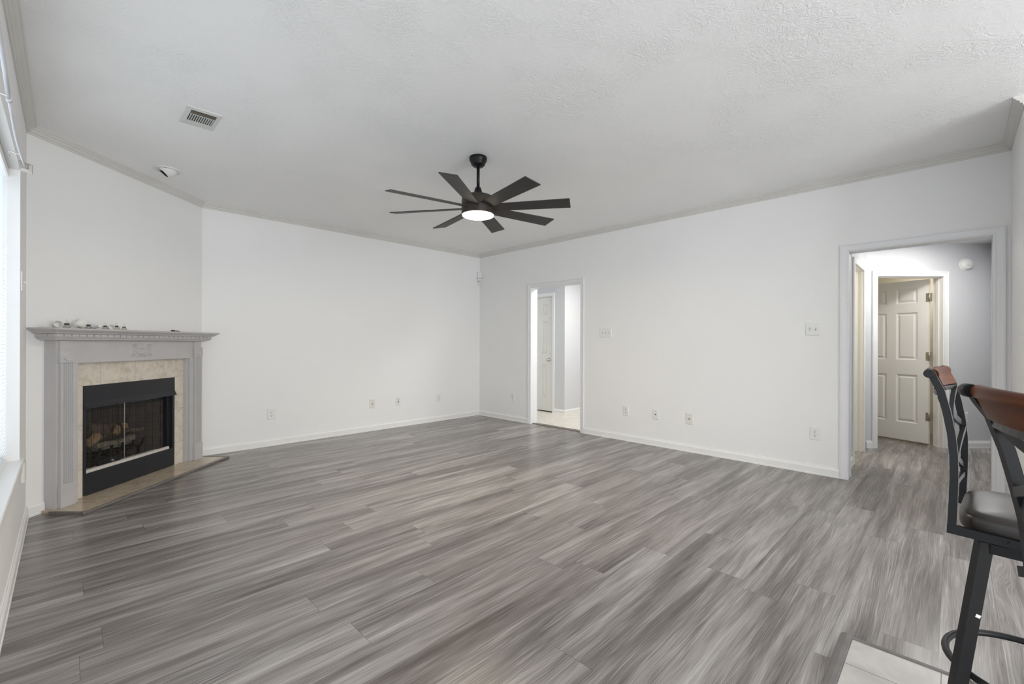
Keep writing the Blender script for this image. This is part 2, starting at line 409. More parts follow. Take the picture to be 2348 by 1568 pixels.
bx(bm, XL, .35, YS-.12, YS, 0, ZC); bx(bm, 3.75, XR, YS-.12, YS, 0, ZC); bx(bm, .35, 3.75, YS-.12, YS, 0, .55); bx(bm, .35, 3.75, YS-.12, YS, 2.35, ZC)
struct('wall_front', bm, 'wall')

# window of the left wall
wr = sroot('window_1', 'bright window with white blind at the left edge', 'window', (XL-.07, (WY0+WY1)/2, WZ0))
bm = NB()
for y0, y1, z0, z1 in ((WY0, WY0+.05, WZ0, WZ1), (WY1-.02, WY1, WZ0, WZ1), (WY0, WY1, WZ0, WZ0+.05), (WY0, WY1, WZ1-.05, WZ1), ((WY0+WY1)/2-.03, (WY0+WY1)/2+.03, WZ0, WZ1)):
    bx(bm, XL-.135, XL-.09, y0, y1, z0, z1)
obj('window_frame', bm, 'white', wr)
bm = NB(); bx(bm, XL-.115, XL-.111, WY0+.04, WY1-.02, WZ0+.04, WZ1-.04); obj('window_pane', bm, 'glass', wr)
bm = NB(); bx(bm, XL-.09, XL+.016, WY0-.03, WY1-.001, WZ0-.022, WZ0+.004, bev=.004); bx(bm, XL, XL+.016, WY1-.001, WY1+.06, WZ0-.022, WZ0+.004)
obj('window_sill', bm, 'white', wr)
bm = NB(); bx(bm, XL, XL+.010, WY0-.02, WY1+.03, WZ0-.075, WZ0-.026, bev=.003); obj('sill_apron', bm, 'trim', wr)
bl = thing('window_blind', 'white horizontal-slat blind covering the bright window at the left edge', 'blind', (XL-.062, (WY0+WY1)/2, WZ0))
bm = NB(); z = WZ0+.03
while z < WZ1-.06:
    T = Matrix.Translation((XL-.062, 0, z)) @ Matrix.Rotation(math.radians(-72), 4, 'Y')
    bx(bm, -.0125, .0125, WY0+.012, WY1-.006, -.0006, .0006, T); z += .0215
obj('slats', bm, 'blind', bl)
bm = NB(); bx(bm, XL-.08, XL-.045, WY0+.01, WY1-.005, WZ1-.05, WZ1-.005); obj('headrail', bm, 'white', bl)
bm = NB(); bx(bm, XL-.074, XL-.05, WY0+.012, WY1-.006, WZ0+.004, WZ0+.020); obj('bottom_rail', bm, 'white', bl)
wr = sroot('added_door_3', 'unseen patio door added in the left wall to let light in', 'door', (XL-.07, (PY0+PY1)/2, 0))  # door added only for the daylight it admits
bm = NB()
for y0, y1, z0, z1 in ((PY0, PY0+.06, 0, 2.05), (PY1-.06, PY1, 0, 2.05), (PY0, PY1, 0, .07), (PY0, PY1, 1.98, 2.05), ((PY0+PY1)/2-.04, (PY0+PY1)/2+.04, 0, 2.05)):
    bx(bm, XL-.11, XL-.05, y0, y1, z0, z1)
obj('added_door_frame', bm, 'white', wr)
# unseen window, added behind the camera to let daylight in
wr = sroot('added_window_2', 'unseen wide window added behind the viewer to let light in', 'window', (2.05, YS-.06, .55))
bm = NB()
for a, b, z0, z1 in ((.35, .41, .55, 2.35), (3.69, 3.75, .55, 2.35), (.35, 3.75, .55, .61), (.35, 3.75, 2.29, 2.35), (1.45, 1.51, .55, 2.35), (2.59, 2.65, .55, 2.35)):
    bx(bm, a, b, YS-.09, YS-.03, z0, z1)
obj('window_frame', bm, 'white', wr)

# crown moulding, baseboards
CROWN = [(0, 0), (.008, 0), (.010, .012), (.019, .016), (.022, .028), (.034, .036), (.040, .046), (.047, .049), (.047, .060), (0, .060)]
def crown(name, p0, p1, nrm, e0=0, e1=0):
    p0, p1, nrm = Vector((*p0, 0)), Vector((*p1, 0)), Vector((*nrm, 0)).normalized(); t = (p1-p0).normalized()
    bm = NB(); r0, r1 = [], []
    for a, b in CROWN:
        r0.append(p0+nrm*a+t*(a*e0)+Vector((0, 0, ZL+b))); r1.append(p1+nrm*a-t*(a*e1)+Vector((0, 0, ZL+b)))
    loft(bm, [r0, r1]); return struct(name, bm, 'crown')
k = math.tan(math.radians(22.5))
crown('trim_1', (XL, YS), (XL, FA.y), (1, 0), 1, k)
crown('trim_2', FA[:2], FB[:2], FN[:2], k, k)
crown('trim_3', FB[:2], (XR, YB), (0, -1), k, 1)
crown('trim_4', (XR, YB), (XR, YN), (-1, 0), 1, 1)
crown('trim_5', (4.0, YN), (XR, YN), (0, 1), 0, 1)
BASE = [(0, 0), (.016, 0), (.016, .014), (.0135, .017), (.0135, .062), (.010, .070), (.006, .075), (.005, .084), (0, .086)]
def baseb(name, p0, p1, nrm, mat='trim', e0=0, e1=0, sc=1.0):
    p0, p1, nrm = Vector((*p0, 0)), Vector((*p1, 0)), Vector((*nrm, 0)).normalized(); t = (p1-p0).normalized()
    bm = NB(); r0 = [p0+nrm*a+t*(a*e0)+Vector((0, 0, b*sc)) for a, b in BASE]; r1 = [p1+nrm*a-t*(a*e1)+Vector((0, 0, b*sc)) for a, b in BASE]
    loft(bm, [r0, r1]); return struct(name, bm, mat)
def FP(u, n=0): v = FA+FU*u+FN*n; return (v.x, v.y)
baseb('baseboard_left', (XL, PY1+.05), (XL, FA.y), (1, 0), e1=k)
baseb('baseboard_fireplace', FP(0), FP(.112), FN[:2], e0=k)
baseb('baseboard_corner', FP(1.56), FP(FL), FN[:2], e1=k)
baseb('baseboard_back', FB[:2], (XR, YB), (0, -1), e0=k, e1=1)
baseb('baseboard_right_far', (XR, YB), (XR, D1b+.058), (-1, 0), e0=1)
baseb('baseboard_right', (XR, D1a-.058), (XR, D2b+.062), (-1, 0))
baseb('baseboard_near', (XR, YN), (4.0, YN), (0, 1))

# cased openings of the right wall
CAS = [(0, 0), (.060, 0), (.060, .016), (.052, .018), (.046, .013), (.018, .010), (.010, .012), (.004, .008), (0, .006)]   # (away from opening, out of wall)
def cased(name, X, ya, yb, h, T, mat='casing', side=-1, w=1.0, clip_a=None):
    """casing + jamb around an opening in a wall X..X+T (faces -x when side=-1)"""
    bm = NB()
    def cas(xf, sg, y0, y1, hh):
        prof = CAS
        rg = []
        for kk in range(4):
            r = []
            for a, b in prof:
                a *= w
                yy = {0: y0-a, 1: y0-a, 2: y1+a, 3: y1+a}[kk]; zz = 0 if kk in (0, 3) else hh+a
                if clip_a is not None: yy = max(yy, clip_a)
                r.append(Vector((xf+sg*b, yy, zz)))
            rg.append(r)
        loft(bm, rg)
    cas(X, -1, ya+.004, yb-.004, h-.004); cas(X+T, 1, ya+.004, yb-.004, h-.004)
    bx(bm, X-.001, X+T+.001, ya-.015, ya, 0, h+.015); bx(bm, X-.001, X+T+.001, yb, yb+.015, 0, h+.015); bx(bm, X-.001, X+T+.001, ya, yb, h, h+.015)
    return struct(name, bm, mat)
cased('trim_6', XR, D1a, D1b, D1h, TW)
cased('trim_7', XR, D2a, D2b, D2h, TW, w=1.08)
bm = NB(); extr(bm, [(-.02, 0), (.02, 0), (.017, .009), (-.017, .009)], (XR+.05, D1a, 0), (XR+.05, D1b, 0), (1, 0, 0), (0, 0, 1)); struct('trim_8', bm, 'threshold')
# transition strips round the tiled corner
bm = NB(); extr(bm, [(-.024, 0), (.024, 0), (.014, .010), (0, .013), (-.016, .012)], (XL+.02, .308, 0), (2.272, .308, 0), (0, 1, 0), (0, 0, 1)); struct('trim_9', bm, 'reducer', 'grey wood-look strip edging the pale tile', 'trim')
bm = NB(); extr(bm, [(-.020, 0), (.020, 0), (.010, .010), (-.008, .012)], (2.254, YS+.05, 0), (2.254, .31, 0), (1, 0, 0), (0, 0, 1)); struct('trim_10', bm, 'reducer')

# ---------------------------------------------------------------- six/three panel doors
def slab_panels(root, T, w, h, cols, rows, th=.035, mat='door'):
    """T maps (x across, y up, z out of face); cols/rows = panel spans"""
    bm = NB(); xs = sorted({0, w, *[v for c in cols for v in c]}); ys = sorted({0, h, *[v for r in rows for v in r]})
    for i in range(len(xs)-1):
        for j in range(len(ys)-1):
            hole = any(abs(xs[i]-c[0]) < 1e-6 for c in cols) and any(abs(ys[j]-r[0]) < 1e-6 for r in rows)
            bx(bm, xs[i], xs[i+1], ys[j], ys[j+1], -th, -.02 if hole else 0, T)
    bmesh.ops.remove_doubles(bm, verts=bm.verts[:], dist=1e-5)
    obj('door_slab', bm, mat, root)
    for c in cols:
        for r in rows:
            bm = NB(); frame_rings(bm, T @ Matrix.Translation((c[0], r[0], 0)), c[1]-c[0], r[1]-r[0], [(0, 0), (.006, -.002), (.016, -.012), (.028, -.012), (.044, -.003)])
            obj('panel', bm, mat, root)
ROWS = [(.215, .81), (.985, 1.57), (1.675, 1.865)]
# foyer: narrow closet door in wall facing the opening
X1, YC = 5.93, 4.649
CD0, CD1 = 4.918, 5.298
bm = NB(); bx(bm, X1, X1+.12, YC, CD0-.012, 0, 2.44); bx(bm, X1, X1+.12, CD1+.012, 6.7, 0, 2.44); bx(bm, X1, X1+.12, CD0-.012, CD1+.012, 2.012, 2.44)
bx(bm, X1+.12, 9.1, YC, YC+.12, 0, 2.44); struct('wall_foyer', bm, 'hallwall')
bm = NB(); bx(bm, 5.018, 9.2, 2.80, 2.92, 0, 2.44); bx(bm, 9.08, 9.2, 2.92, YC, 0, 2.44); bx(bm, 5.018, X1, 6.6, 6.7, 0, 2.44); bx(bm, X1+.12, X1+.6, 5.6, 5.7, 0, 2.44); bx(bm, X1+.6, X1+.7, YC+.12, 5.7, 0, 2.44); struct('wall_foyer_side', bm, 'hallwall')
d1 = sroot('door_1', 'narrow cream three-panel door seen through the small doorway', 'door', (X1, (CD0+CD1)/2, 0))
T = Matrix(((0, 0, -1, X1+.012), (1, 0, 0, CD0), (0, 1, 0, .022), (0, 0, 0, 1)))
slab_panels(d1, T, CD1-CD0, 1.98, [(.126, .254)], ROWS)
bm = NB(); K = Matrix.Translation((X1+.012, 5.000, .915)) @ Matrix.Rotation(-PI/2, 4, 'Y')
lathe(bm, [(.030, 0), (.030, .005), (.012, .008), (.011, .026), (.024, .034), (.027, .045), (.022, .056), (0, .060)], K, 20); obj('door_knob', bm, 'steel', d1)
bm = NB()
for y0, y1, z0, z1 in ((CD0-.050, CD0-.004, 0, 2.080), (CD1+.004, CD1+.05, 0, 2.080), (CD0-.004, CD1+.004, 2.020, 2.080)):
    bx(bm, X1-.016, X1, y0, y1, z0, z1, bev=.003)
bx(bm, X1, X1+.12, CD0-.012, CD0-.003, 0, 2.012); bx(bm, X1, X1+.12, CD1+.003, CD1+.012, 0, 2.012); bx(bm, X1, X1+.12, CD0-.003, CD1+.003, 2.005, 2.012)
struct('trim_11', bm, 'white')
baseb('baseboard_foyer', (X1, CD0-.05), (X1, YC), (-1, 0), 'white', e1=-1, sc=.95); baseb('baseboard_foyer_side', (X1, YC), (9.05, YC), (0, -1), 'white', e0=-1, sc=.95)

# hall beyond the wide opening: left wall with a doorway, slanted wall with an open door
HY = .72; C0 = Vector((6.53, HY, 0)); E = Vector((math.sqrt(.5), -math.sqrt(.5), 0)); NN = Vector((math.sqrt(.5), math.sqrt(.5), 0)); HZ = 2.372
HM = Matrix((E, NN, Vector((0, 0, 1)))).transposed().to_4x4(); HM.translation = C0
LD0, LD1 = 5.60, 6.27
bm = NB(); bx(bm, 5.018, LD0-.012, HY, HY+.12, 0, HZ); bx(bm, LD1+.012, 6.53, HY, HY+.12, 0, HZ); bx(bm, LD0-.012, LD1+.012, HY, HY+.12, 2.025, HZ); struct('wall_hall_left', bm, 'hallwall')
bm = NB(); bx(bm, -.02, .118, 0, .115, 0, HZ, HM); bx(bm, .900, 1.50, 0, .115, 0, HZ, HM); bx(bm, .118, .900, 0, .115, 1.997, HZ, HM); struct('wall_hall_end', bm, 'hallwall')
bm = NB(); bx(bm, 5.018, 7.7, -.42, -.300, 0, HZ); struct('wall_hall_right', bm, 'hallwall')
bm = NB(); bx(bm, 5.03, 6.6, 2.4, 2.5, 0, HZ); bx(bm, 5.018, 5.10, HY+.12, 2.4, 0, HZ); bx(bm, -.13, -.03, .115, 2.4, 0, HZ, HM)
struct('wall_side_room', bm, 'cream')
bm = NB(); bx(bm, -.02, 1.62, 2.3, 2.4, 0, HZ, HM); bx(bm, 1.5, 1.62, .115, 2.3, 0, HZ, HM); struct('wall_back_room', bm, 'cream')
bm = NB()
for xa, xb, za, zb in ((LD0-.062, LD0-.004, 0, 2.075), (LD1+.004, LD1+.062, 0, 2.075), (LD0-.004, LD1+.004, 2.018, 2.075)):
    bx(bm, xa, xb, HY-.017, HY, za, zb, bev=.004)
struct('trim_12', bm, 'white')
bm = NB(); bx(bm, LD0-.012, LD0, HY, HY+.12, 0, 2.013); bx(bm, LD1, LD1+.012, HY, HY+.12, 0, 2.013); bx(bm, LD0, LD1, HY, HY+.12, 2.013, 2.025)
bx(bm, LD1-.012, LD1, HY+.045, HY+.08, 0, 2.013); struct('trim_13', bm, 'door')
bm = NB()
S0, S1, SH = .130, .888, 1.985
HC = [(0, 0), (.064, 0), (.064, -.014), (.056, -.018), (.044, -.013), (.014, -.010), (.004, -.012), (0, -.008)]
rg = []
for kk in range(4):
    rg.append([HM @ Vector(({0: S0-a, 1: S0-a, 2: S1+a, 3: S1+a}[kk], b, 0 if kk in (0, 3) else SH+a)) for a, b in HC])
loft(bm, rg)
struct('trim_14', bm, 'white')
bm = NB(); bx(bm, .118, .130, 0, .115, 0, SH+.012, HM); bx(bm, .888, .900, 0, .115, 0, SH+.012, HM); bx(bm, .130, .888, 0, .115, SH, SH+.012, HM)
bx(bm, .878, .888, .045, .075, 0, SH, HM); bx(bm, .130, .142, .045, .075, 0, SH, HM); bx(bm, .142, .878, .045, .075, SH-.012, SH, HM); struct('trim_15', bm, 'door')
d2 = sroot('door_2', 'cream six-panel door standing ajar at the end of the hall', 'door', tuple(HM @ Vector((.86, .12, 0))))
ang = math.radians(24)
dv = (NN*math.cos(ang)-E*math.sin(ang)); dn = Vector((dv.y, -dv.x, 0))
if dn.dot(Vector((0, 0, 0))-C0) < 0: dn = -dn
hp = HM @ Vector((.846, .120, 0)); org = hp+dv*.006
T = Matrix((( dv.x, 0, dn.x, org.x), (dv.y, 0, dn.y, org.y), (0, 1, 0, .022), (0, 0, 0, 1)))
slab_panels(d2, T, .745, 1.955, [(.105, .325), (.42, .64)], ROWS)
for zz in (.34, 1.057, 1.758):
    bm = NB(); Tz = T @ Matrix.Translation((0, zz-.022, 0))
    lathe(bm, [(.006, -.05), (.006, .05)], Matrix.Translation(hp+Vector((0, 0, zz))+dn*.004), 10)
    bx(bm, .002, .026, -.05, .05, .0005, .0025, Tz)
    bx(bm, -.032, -.004, -.05, .05, -.003, .002, Tz)
    obj('hinge', bm, 'brass', d2)
baseb('baseboard_hall_end', tuple((HM @ Vector((S1+.064, 0, 0)))[:2]), tuple((HM @ Vector((1.46, 0, 0)))[:2]), -NN[:2] if False else (-NN.x, -NN.y), 'white')
baseb('baseboard_hall_stub', tuple((HM @ Vector((0, 0, 0)))[:2]), tuple((HM @ Vector((S0-.064, 0, 0)))[:2]), (-NN.x, -NN.y), 'white')
baseb('baseboard_hall_left', (5.03, HY), (LD0-.062, HY), (0, -1), 'white')

# ---------------------------------------------------------------- fireplace
tl = obj('tile_surround', bx(bx(bx(NB(), .273, .385, 0.001, .03, .0185, 1.06, FM), 1.235, 1.371, 0.001, .03, .0185, 1.06, FM), .385, 1.235, 0.001, .03, .70, 1.06, FM), 'surround')
tag(tl, 'beige mottled stone tile band framing the black firebox', 'tile surround')
he = thing('hearth', 'low beige stone tile hearth in front of the fireplace', 'hearth', tuple(FA+FU*.83+FN*.15))
bm = NB(); bx(bm, .085, 1.580, .001, .322, 0, .018, FM); obj('hearth_tile', bm, 'hearth', he)
bm = NB(); bx(bm, .062, 1.605, .322, .345, 0, .020, FM, bev=.004); bx(bm, .062, .085, .09, .322, 0, .020, FM); bx(bm, 1.580, 1.605, .09, .322, 0, .020, FM); obj('edge_trim', bm, 'hearthtrim', he)

mt = thing('fireplace_mantel', 'grey painted fireplace mantel with fluted pilasters across the room corner', 'fireplace', tuple(FA+FU*.83+FN*.05))
UO0, UO1, UI0, UI1, NF = .115, 1.545, .272, 1.388, .085
Z0 = .0185
for a, b in ((UO0, UI0), (UI1, UO1)):
    bm = NB(); bx(bm, a, b, 0.001, NF, Z0, 1.215, FM)
    if a > .5: bx(bm, 1.372, 1.388, .001, .062, Z0, 1.045, FM)
    obj('side_column', bm, 'greypaint', mt)
bm = NB(); bx(bm, UI0, UI1, .031, NF, 1.045, 1.215, FM); obj('frieze', bm, 'greypaint', mt)
for pu0 in (.130, 1.432):
    pu1 = pu0+.098; w = pu1-pu0
    pr = [(0, 0), (0, .022)]; nfl = 5; m = .012; fw = (w-2*m)/nfl
    for i in range(nfl):
        c = m+fw*(i+.5)
        for j in range(7):
            a = PI-PI*j/6; pr.append((c+fw*.40*math.cos(a), .022-.009*math.sin(a)))
    pr += [(w, .022), (w, 0)]
    bm = NB(); loft(bm, [[FM @ Vector((pu0+a, NF+b, z)) for a, b in pr] for z in (.185, 1.052)])
    obj('fluted_pilaster', bm, 'greypaint', mt)
    bm = NB(); bx(bm, pu0-.005, pu1+.005, NF, NF+.028, Z0, .185, FM, bev=.002); obj('plinth', bm, 'greypaint', mt)
    bk = obj('corner_block', bx(NB(), pu0-.005, pu1+.005, NF, NF+.026, 1.052, 1.152, FM, bev=.002), 'greypaint', mt)
    bm = NB(); T = FM @ Matrix.Translation(((pu0+pu1)/2, NF+.026, 1.102)) @ Matrix.Rotation(-PI/2, 4, 'X')
    lathe(bm, [(.038, 0), (.037, .004), (.033, .005), (.030, .001), (.024, .001), (.021, .005), (.015, .004), (.012, .001), (.006, .004), (0, .006)], T, 28, cap0=False)
    obj('rosette', bm, 'greypaint', bk)
    bm = NB(); bx(bm, pu0, pu1, NF, NF+.012, 1.152, 1.213, FM); obj('neck_block', bm, 'greypaint', mt)
def shelf(levels, name):
    bm = NB(); rg = []
    for off, z in levels:
        rg.append([FM @ Vector(p) for p in ((UO0-off, .001, z), (UO0-off, NF+off, z), (UO1+off, NF+off, z), (UO1+off, .001, z))])
    loft(bm, rg); return obj(name, bm, 'greypaint', mt)
shelf([(.0, 1.210), (.030, 1.212), (.038, 1.217), (.050, 1.218), (.052, 1.226), (.060, 1.230), (.064, 1.238), (.064, 1.258), (.078, 1.260), (.086, 1.270), (.100, 1.278), (.104, 1.2825)], 'bed_moulding')
shelf([(.108, 1.2825), (.113, 1.286), (.115, 1.292), (.114, 1.297), (.110, 1.300)], 'mantel_shelf')
bm = NB(); o = .064
p = .055; uu = UO0-o
while uu < UO1+o-.03:
    bx(bm, uu, uu+.045, NF+o-.001, NF+o+.008, 1.240, 1.256, FM); uu += p
nn_ = NF+o-.045
while nn_ > .02:
    bx(bm, UO0-o-.008, UO0-o+.001, nn_, nn_+.045, 1.240, 1.256, FM); nn_ -= p
obj('dentil_band', bm, 'greypaint', mt)
# carved scroll ornament, built as a mirrored relief
bm = NB()
def scroll(pts, r=.0042):
    for sg in (1, -1):
        sweep(bm, [FM @ Vector((.830+sg*x, NF+.0015, 1.13+z)) for x, z in pts], circ(r, 6), ref=FN, smooth=True)
def spiral(cx, cz, r0, a0, turns, n=14): return [(cx+r0*(1-.75*i/n)*math.cos(a0+turns*2*PI*i/n), cz+r0*(1-.75*i/n)*math.sin(a0+turns*2*PI*i/n)) for i in range(n+1)]
scroll([(0, .018), (.02, .012), (.04, .012), (.055, .022), (.06, .038), (.052, .048)])
scroll(spiral(.075, .034, .022, PI*.9, -1.1)); scroll([(.095, .050), (.085, .030), (.088, .005), (.082, -.015), (.090, -.035)])
scroll(spiral(.094, -.042, .014, PI*.5, 1.0)); scroll([(.078, -.030), (.060, -.045), (.040, -.050), (.025, -.040)])
scroll([(.070, .002), (.055, -.012), (.045, -.028)]); scroll(spiral(.016, -.040, .015, PI*.2, 1.1)); scroll([(.0, -.052), (.012, -.055), (.03, -.052)])
obj('scroll_ornament', bm, 'greypaint', mt)

ins = thing('fireplace_insert', 'black steel fireplace insert with hood and mesh curtain', 'fireplace insert', tuple(FA+FU*.81+FN*.02))
bm = NB(); bx(bm, .385, 1.235, -.40, -.385, .15, .70, FM); obj('back_liner', bm, 'liner', ins)
for a, b in ((.385, .55), (1.235, 1.07)):
    bm = NB(); loft(bm, [[FM @ Vector(q) for q in ((a, .0, z), (b, -.385, z), (b+(.012 if b < .8 else -.012), -.385, z), (a+(.012 if a < .8 else -.012), 0, z))] for z in (.17, .70)])
    obj('side_liner', bm, 'liner', ins)
bm = NB(); bx(bm, .385, 1.235, -.385, 0, .150, .172, FM); obj('firebox_floor', bm, 'bark', ins)
bm = NB(); bx(bm, .385, 1.235, -.385, 0, .692, .70, FM); obj('firebox_roof', bm, 'insert', ins)
bm = NB(); loft(bm, [[FM @ Vector((uu, n, z)) for n, z in ((.012, .865), (.036, .865), (.037, .738), (.056, .700), (.055, .694), (.012, .705))] for uu in (.363, 1.259)]); obj('hood', bm, 'insert', ins, smooth=20)
bm = NB(); bx(bm, .386, 1.234, -.045, -.036, .650, .70, FM); obj('added_dark_panel', bm, 'insert', ins)  # black panel added to give the dark band under the hood
bm = NB(); bx(bm, .363, 1.259, .012, .036, .0215, .190, FM, bev=.002); obj('lower_panel', bm, 'insert', ins)
for a, b in ((.363, .386), (1.234, 1.259)):
    bm = NB(); bx(bm, a, b, .0, .035, .190, .70, FM); obj('side_frame', bm, 'insert', ins)
bm = NB(); bx(bm, 1.195, 1.234, -.02, .01, .20, .69, FM); obj('side_flange', bm, 'insert', ins)
bm = NB(); bx(bm, .386, 1.200, .008, .030, .190, .214, FM, bev=.001); tag_ = obj('sill_strip', bm, flat('pale_insulation_strip', (.60, .56, .52), .6), ins); tag_['label'] = 'pale unpainted strip along the sill'
for a, b in ((.392, .775), (.79, 1.215)):
    bm = NB(); n = 46; r0, r1 = [], []
    for i in range(n+1):
        uu = a+(b-a)*i/n; d = -.03+.008*math.sin(i*1.9)+.004*math.sin(i*.7)
        r0.append(FM @ Vector((uu, d, .205))); r1.append(FM @ Vector((uu, d, .685)))
    loft(bm, [r0, r1], False, False, False, True); obj('mesh_curtain', bm, 'mesh', ins)
bm = NB(); sweep(bm, [FM @ Vector((.40, -.03, .683)), FM @ Vector((1.22, -.03, .683))], circ(.004, 8)); sweep(bm, [FM @ Vector((.782, -.026, .69)), FM @ Vector((.782, -.026, .20))], circ(.0035, 8)); obj('curtain_rod', bm, 'steel', ins)

gr = thing('fire_grate', 'black iron grate with burner box holding the gas logs', 'fire grate', tuple(FA+FU*.74-FN*.2))
bm = NB()
for q in range(5):
    uu = .60+q*.105
    sweep(bm, [FM @ Vector((uu, n, z)) for n, z in ((-.34, .30), (-.32, .26), (-.10, .26), (-.075, .28), (-.06, .335))], rect(.016, .016), ref=FU)
obj('grate_bars', bm, 'black', gr)
bm = NB()
for n in (-.30, -.12): bx(bm, .56, 1.05, n-.008, n+.008, .245, .257, FM)
for uu in (.58, 1.03):
    for n in (-.30, -.12): bx(bm, uu-.008, uu+.008, n-.008, n+.008, .172, .25, FM)
obj('grate_frame', bm, 'black', gr)
bm = NB(); bx(bm, .60, .80, -.095, -.075, .178, .235, FM); obj('burner_panel', bm, 'insert', gr)
bm = NB(); lathe(bm, [(.013, 0), (.012, .012), (0, .014)], FM @ Matrix.Translation((.72, -.075, .207)) @ Matrix.Rotation(-PI/2, 4, 'X'), 16); obj('control_knob', bm, 'steel', gr)
def log(label, p0, p1, r0, r1, mat, seed, flatz=1.0, grp='gas logs in the fireplace'):
    rnd = random.Random(seed); p0, p1 = FM @ Vector(p0), FM @ Vector(p1); n = 14; N = 9; t = (p1-p0).normalized()
    s = t.cross(Vector((0, 0, 1))).normalized(); u = s.cross(t); ph = rnd.random()*6
    bm = NB(); rg = []
    prof = [rnd.uniform(.82, 1.12) for _ in range(n)]
    for k in range(N):
        f = k/(N-1); c = p0.lerp(p1, f)+u*(.012*math.sin(f*5+ph)); r = r0+(r1-r0)*f
        e = .86 if k in (0, N-1) else 1.0
        rg.append([c+(s*math.cos(2*PI*i/n)+u*(math.sin(2*PI*i/n)*flatz))*(r*e*prof[i]*rnd.uniform(.94, 1.06)) for i in range(n)])
    loft(bm, rg, smooth=True); o = obj('gas_log', bm, mat, None, 50)
    return tag(o, label, 'log', grp)
log('large round dark log standing tallest at the back left of the firebox', (.70, -.295, .437), (.96, -.305, .415), .085, .074, 'bark', 3)
log('short split log with pale tan face at the left of the firebox', (.60, -.165, .380), (.72, -.20, .390), .036, .040, 'split', 5)
log('long mottled grey log lying across the front of the grate', (.62, -.128, .322), (1.00, -.145, .342), .038, .034, 'ash', 8)
log('small orange-tan split log leaning in the middle of the pile', (.865, -.195, .39), (.915, -.205, .45), .030, .026, 'split', 11)
log('dark twiggy branch log crossing the right of the pile', (.92, -.165, .398), (1.13, -.155, .405), .022, .016, 'bark', 14)
log('short orange log end standing upright behind the centre rod', (.985, -.22, .40), (1.01, -.22, .465), .026, .023, 'split', 17)

# ---------------------------------------------------------------- things on the mantel shelf
ZS = 1.300
def oil_lamp(u, n, sc, label, lean=0):
    P = FM @ Vector((u, n, ZS)); t = thing('oil_lamp', label, 'oil lamp', tuple(P), 'miniature oil lamps on the mantel'); T = Matrix.Translation(P) @ Matrix.Scale(sc, 4)
    bm = NB(); lathe(bm, [(.016, 0), (.021, .003), (.0245, .012), (.022, .020), (.012, .026)], T, 20); obj('glass_font', bm, 'lampglass', t)
    bm = NB(); lathe(bm, [(.012, .0255), (.0155, .028), (.0155, .033), (.011, .036), (.007, .038)], T, 18); obj('burner_collar', bm, 'tarnish', t)
    bm = NB(); lathe(bm, [(.0065, .037), (.0075, .045), (.005, .056), (.0045, .070)], T, 16, False, False); obj('glass_chimney', bm, 'glass', t)
    return t
oil_lamp(.190, .085, 1.0, 'miniature oil lamp with the widest round glass font, leftmost of five on the mantel')
oil_lamp(.345, .090, .90, 'miniature oil lamp between the two big white cups on the mantel')
oil_lamp(.487, .085, .85, 'miniature oil lamp just left of the small white cup on the mantel')
oil_lamp(.585, .085, .92, 'miniature oil lamp just right of the small white cup on the mantel')
oil_lamp(.655, .085, .80, 'smallest miniature oil lamp, rightmost of five on the mantel')
def shade(u, n, r0, r1, ln, yaw, tilt, label, name='ceramic_cup', lift=0.0):
    P = FM @ Vector((u, n, ZS+max(r0, r1)*.96+lift)); bm = NB()
    T = Matrix.Translation(P) @ Matrix.Rotation(math.radians(44+yaw), 4, 'Z') @ Matrix.Rotation(PI/2+math.radians(tilt), 4, 'Y')
    lathe(bm, [(r0*.55, -ln/2), (r0*.9, -ln/2+.002), (r0, -ln/2+.008), (r0*.96, -ln/2+.014), (r0*1.0, -ln*.1), (r1*.97, ln*.35), (r1, ln/2), (r1*.90, ln/2), (r1*.82, ln*.2), (r0*.7, -ln*.3), (.001, -ln*.34)], T, 26)
    o = obj(name, bm, 'ceramic', None, 40); return tag(o, label, 'ornament', 'white ornaments lying on the mantel')
shade(.112, .095, .021, .025, .048, -118, -10, 'ribbed white cup lying on its side at the far left of the mantel')
shade(.270, .085, .020, .036, .055, 6, -8, 'large flared white shade lying between the first two oil lamps')
shade(.405, .092, .013, .023, .080, 82, 4, 'tapered white shade lying right of the second oil lamp')
shade(.535, .085, .016, .020, .036, -118, -8, 'small white cup tipped over among the right-hand oil lamps')
P = FM @ Vector((1.17, .11, ZS)); t = thing('clip', 'small black clip lying alone near the right end of the mantel', 'clip', tuple(P))
bm = NB(); T = Matrix.Translation(P) @ Matrix.Rotation(math.radians(44), 4, 'Z')
bx(bm, -.045, -.012, -.012, .010, 0, .016, T, bev=.004); obj('clip_body', bm, 'black', t)
bm = NB(); sweep(bm, [T @ Vector(q) for q in ((-.015, 0, .006), (.015, .003, .010), (.035, .006, .006), (.055, .004, .004))], rect(.012, .006)); obj('clip_prong', bm, 'tarnish', t)

